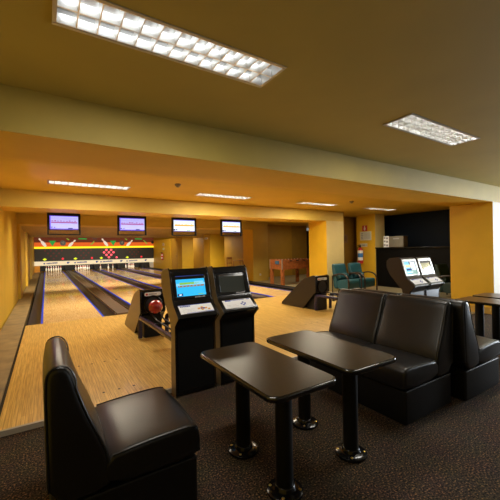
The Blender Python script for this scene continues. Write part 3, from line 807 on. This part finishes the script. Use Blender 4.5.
# emergency sign: a white running way arrow between two red doors
sign_x('exit_sign', 10.05, 7.73, 7.95, 2.0, 2.21, 'exit_red', 'small red sign with a white figure high on the yellow pillar', 'sign', ((.38, .62, .12, .72), (.3, .7, .3, .45), (.42, .58, .76, .92)), 'white')
lines = [(.08+.0, .62, .15+.11*k, .19+.11*k) for k in range(7)] + [(.70, .92, .12+.2*k, .24+.2*k) for k in range(4)]
sign_x('notice_board', 10.05, 7.56, 8.05, 1.66, 1.98, 'paper', 'pale printed notice on the yellow pillar under the red sign', 'notice', lines)
sign_x('extinguisher_sign', 10.05, 7.74, 8.06, 1.42, 1.54, 'paper', 'small white label directly above the fire extinguisher with blue panel', 'sign', ((.3, .7, .2, .7), (.05, .25, .35, .6), (.75, .95, .35, .6)))
o = MB().box(9.62, 9.98, 8.6, 8.618, 1.58, 1.90).build('wall_notice', plain('dim_paper', (.30, .17, .08), .7))  # paper and print colours dimmed for the shade of the recess
tag(o, 'dim framed notice on the dark brown wall left of the yellow pillar', 'notice')
MB().box(9.68, 9.92, 8.596, 8.5995, 1.64, 1.84).build('print', plain('dim_print', (.22, .12, .055), .7), o)
sign_x('wall_sign', 7.6, 24.15, 24.55, 1.80, 2.0, 'paper', 'small white sign on the yellow wall above the far fire extinguisher', 'sign', ((.2, .8, .3, .6),), 'red')
sign_x('wall_plate', 7.6, 24.15, 24.55, 1.47, 1.62, 'paper', 'white plate just above the far fire extinguisher', 'sign', ((.2, .8, .3, .6),))
sign_x('pillar_sign', 7.6, 16.35, 16.75, 2.0, 2.10, 'white', 'tiny white sign high on the yellow pillar between the right monitors', 'sign', ((.2, .8, .3, .6),))
sk = MB().box(7.92, 8.0, 11.735, 11.75, .24, .32).build('wall_socket', 'white', bevel=.004); tag(sk, 'white wall socket low on the pillar left of the foosball table', 'socket')
MB().cyl((7.96, 11.7345, .28), (7.96, 11.733, .28), .02, n=12).build('socket_hole', 'grey', sk)

def extinguisher(x, y, z, s, label, panel):
    t = empty('fire_extinguisher', (x, y, z), label=label, cat='fire extinguisher', group='fire extinguishers')
    rr = .085*s; h = .50*s
    MB().lathe([(rr*.9, 0), (rr, .015), (rr, h*.84), (rr*.85, h*.92), (rr*.45, h), (rr*.3, h+.02)], (0, 0, 0), 20).build('cylinder', 'red', t)
    mb = MB(); n = 14
    for k in range(n):
        a0, a1 = PI*.55+PI*1.05*k/n, PI*.55+PI*1.05*(k+1)/n
        for z0, z1, m in ((.10*s, .20*s, 0), (.20*s, .33*s, 1), (.33*s, .42*s, 0)):
            mb.poly([(rr*1.012*math.cos(a0), rr*1.012*math.sin(a0), z0), (rr*1.012*math.cos(a1), rr*1.012*math.sin(a1), z0), (rr*1.012*math.cos(a1), rr*1.012*math.sin(a1), z1), (rr*1.012*math.cos(a0), rr*1.012*math.sin(a0), z1)], m)
    mb.build('label_band', panel, t)
    MB().box(rr*.8, .0985 if x > 9 else .099, -.03, .03, h*.75, h*.9).build('wall_bracket', 'grey', t)
    MB().cyl((0, 0, h+.02), (0, 0, h+.08), .025, n=10).box(-.13*s, .02, -.015, .015, h+.07, h+.095).box(-.10*s, .02, -.012, .012, h+.105, h+.12).build('valve', 'matte_black', t)
    MB().tube(chaikin([(0, .02, h+.05), (-.02, .10*s, h+.04), (-.03, .13*s, h*.7), (-.03, .11*s, h*.3)], 2, False), .012, 8).build('hose', 'matte_black', t)
    return t
extinguisher(9.95, 7.98, .80, 1.15, 'red fire extinguisher with a blue and white panel, behind the teal armchairs', ['panel_white', plain('label_blue', (.04, .20, .55), .4)])
extinguisher(7.50, 24.4, .72, .95, 'distant red fire extinguisher on the yellow wall beside the lane ends', ['panel_white', 'red'])

# ------------------------------------------------------------------ wooden table and chairs in the far bay
def small_chair():
    t = empty('wooden_chair')
    MB().box(-.2, .2, -.2, .2, .43, .46).build('seat', 'chair_wood', t, bevel=.008)
    for sx in (-1, 1):
        MB().box(sx*.18-.018, sx*.18+.018, -.198, -.162, 0, .429).build('leg', 'chair_wood', t)
        MB().box(sx*.18-.018, sx*.18+.018, .162, .198, 0, .98).build('leg', 'chair_wood', t)
    mb = MB().prism(chaikin([(-.2, .17), (-.1, .15), (.1, .15), (.2, .17), (.2, .19), (.1, .175), (-.1, .175), (-.2, .19)], 1), 'z', .87, .98)
    mb.box(-.162, .162, .168, .185, .62, .67)
    for x in (-.09, 0, .09): mb.box(x-.01, x+.01, .17, .184, .67, .87)
    mb.build('backrest', 'chair_wood', t)
    return t
c1 = small_chair(); c2 = copy_tree(c1)
for o, x, y, rz, l in ((c1, 8.75, 15.75, .3, 'honey coloured wooden chair in the far bay, left of the small wooden table'), (c2, 8.95, 13.95, PI+.2, 'honey coloured wooden chair in the far bay, right of the small wooden table')):
    o.location = (x, y, .001); o.rotation_euler = (0, 0, rz); tag(o, l, 'chair', 'wooden chairs in the far bay')
t = empty('wooden_table', (8.85, 14.85, .001), label='small square wooden table between two chairs in the far bay behind the consoles', cat='table')
MB().box(-.36, .36, -.4, .4, .78, .81).build('table_top', 'chair_wood', t, bevel=.006)
for sx in (-1, 1):
    for sy in (-1, 1): MB().box(sx*.3-.025, sx*.3+.025, sy*.34-.025, sy*.34+.025, 0, .779).build('leg', 'chair_wood', t)

# ------------------------------------------------------------------ lamps
def area(name, loc, sx, sy, power, rgb, rot, spread=PI):
    l = bpy.data.lights.new(name, 'AREA'); l.shape = 'RECTANGLE'; l.size = sx; l.size_y = sy; l.energy = power; l.color = rgb; l.spread = spread
    o = bpy.data.objects.new(name, l); col.objects.link(o); o.location = loc; o.rotation_euler = rot
    return o
WARM = (1, .88, .66)
NEUT = (1, .94, .82)
for x, y, p in ((.705, 1.81, 24), (3.47, 1.81, 24), (6.25, 1.81, 18), (9.0, 1.81, 18), (.7, -1.2, 4), (3.5, -1.2, 5), (6.2, -1.2, 8)):
    area('ceiling_lamp', (x, y, ZC-.012), 1.24, .24, p, NEUT, (0, 0, 0))
for x, y, p in ((.70, 6.4, 48), (3.40, 6.4, 74), (6.25, 6.4, 70), (8.95, 6.4, 20)):
    area('ceiling_lamp', (x, y, ZC-.012), 1.24, .24, p, WARM, (0, 0, 0))
area('cove_lamp', (3.4, 9.5, 2.57), 7.5, .8, 170, WARM, (0, 0, 0), math.radians(115))  # unseen lamps added to brighten the lanes, no fixture behind them
area('cove_lamp', (3.4, 12.75, ZB-.03), 7.5, .25, 330, WARM, (math.radians(52), 0, 0), math.radians(85))
area('cove_lamp', (3.4, 21.9, 2.45), 7.5, .5, 110, WARM, (math.radians(45), 0, 0))
area('bay_lamp', (8.7, 23.4, 2.50), .6, 1.2, 40, WARM, (0, 0, 0))  # unseen fill added because the far bays came out dark
area('bay_lamp', (8.9, 14.1, 2.45), .6, .8, 40, WARM, (0, 0, 0))
area('bay_lamp', (8.6, 18.5, ZB-.01), .5, 1.2, 40, WARM, (0, 0, 0))
area('violet_lamp', (-.30, 6.0, 2.15), .3, .3, 3, (.35, .15, 1.0), (0, math.radians(-80), 0))
area('pin_lamp', (3.4, 27.13, 1.1), 7.6, .25, 90, (1, .93, .8), (math.radians(20), 0, 0))
area('games_lamp', (10.2, 11.0, 2.57), 1.0, 1.0, 20, WARM, (0, 0, 0))
area('window_lamp', (11.9, .25, 1.55), 3.6, 1.6, 480, (.82, .91, 1.0), (0, math.radians(90), 0))

wd = bpy.data.worlds.new('world'); bpy.context.scene.world = wd; wd.use_nodes = True
wd.node_tree.nodes['Background'].inputs[0].default_value = (.6, .65, .7, 1); wd.node_tree.nodes['Background'].inputs[1].default_value = .3
sc = bpy.context.scene
sc.view_settings.view_transform = 'Standard'; sc.view_settings.look = 'None'; sc.view_settings.exposure = .14; sc.view_settings.gamma = 1
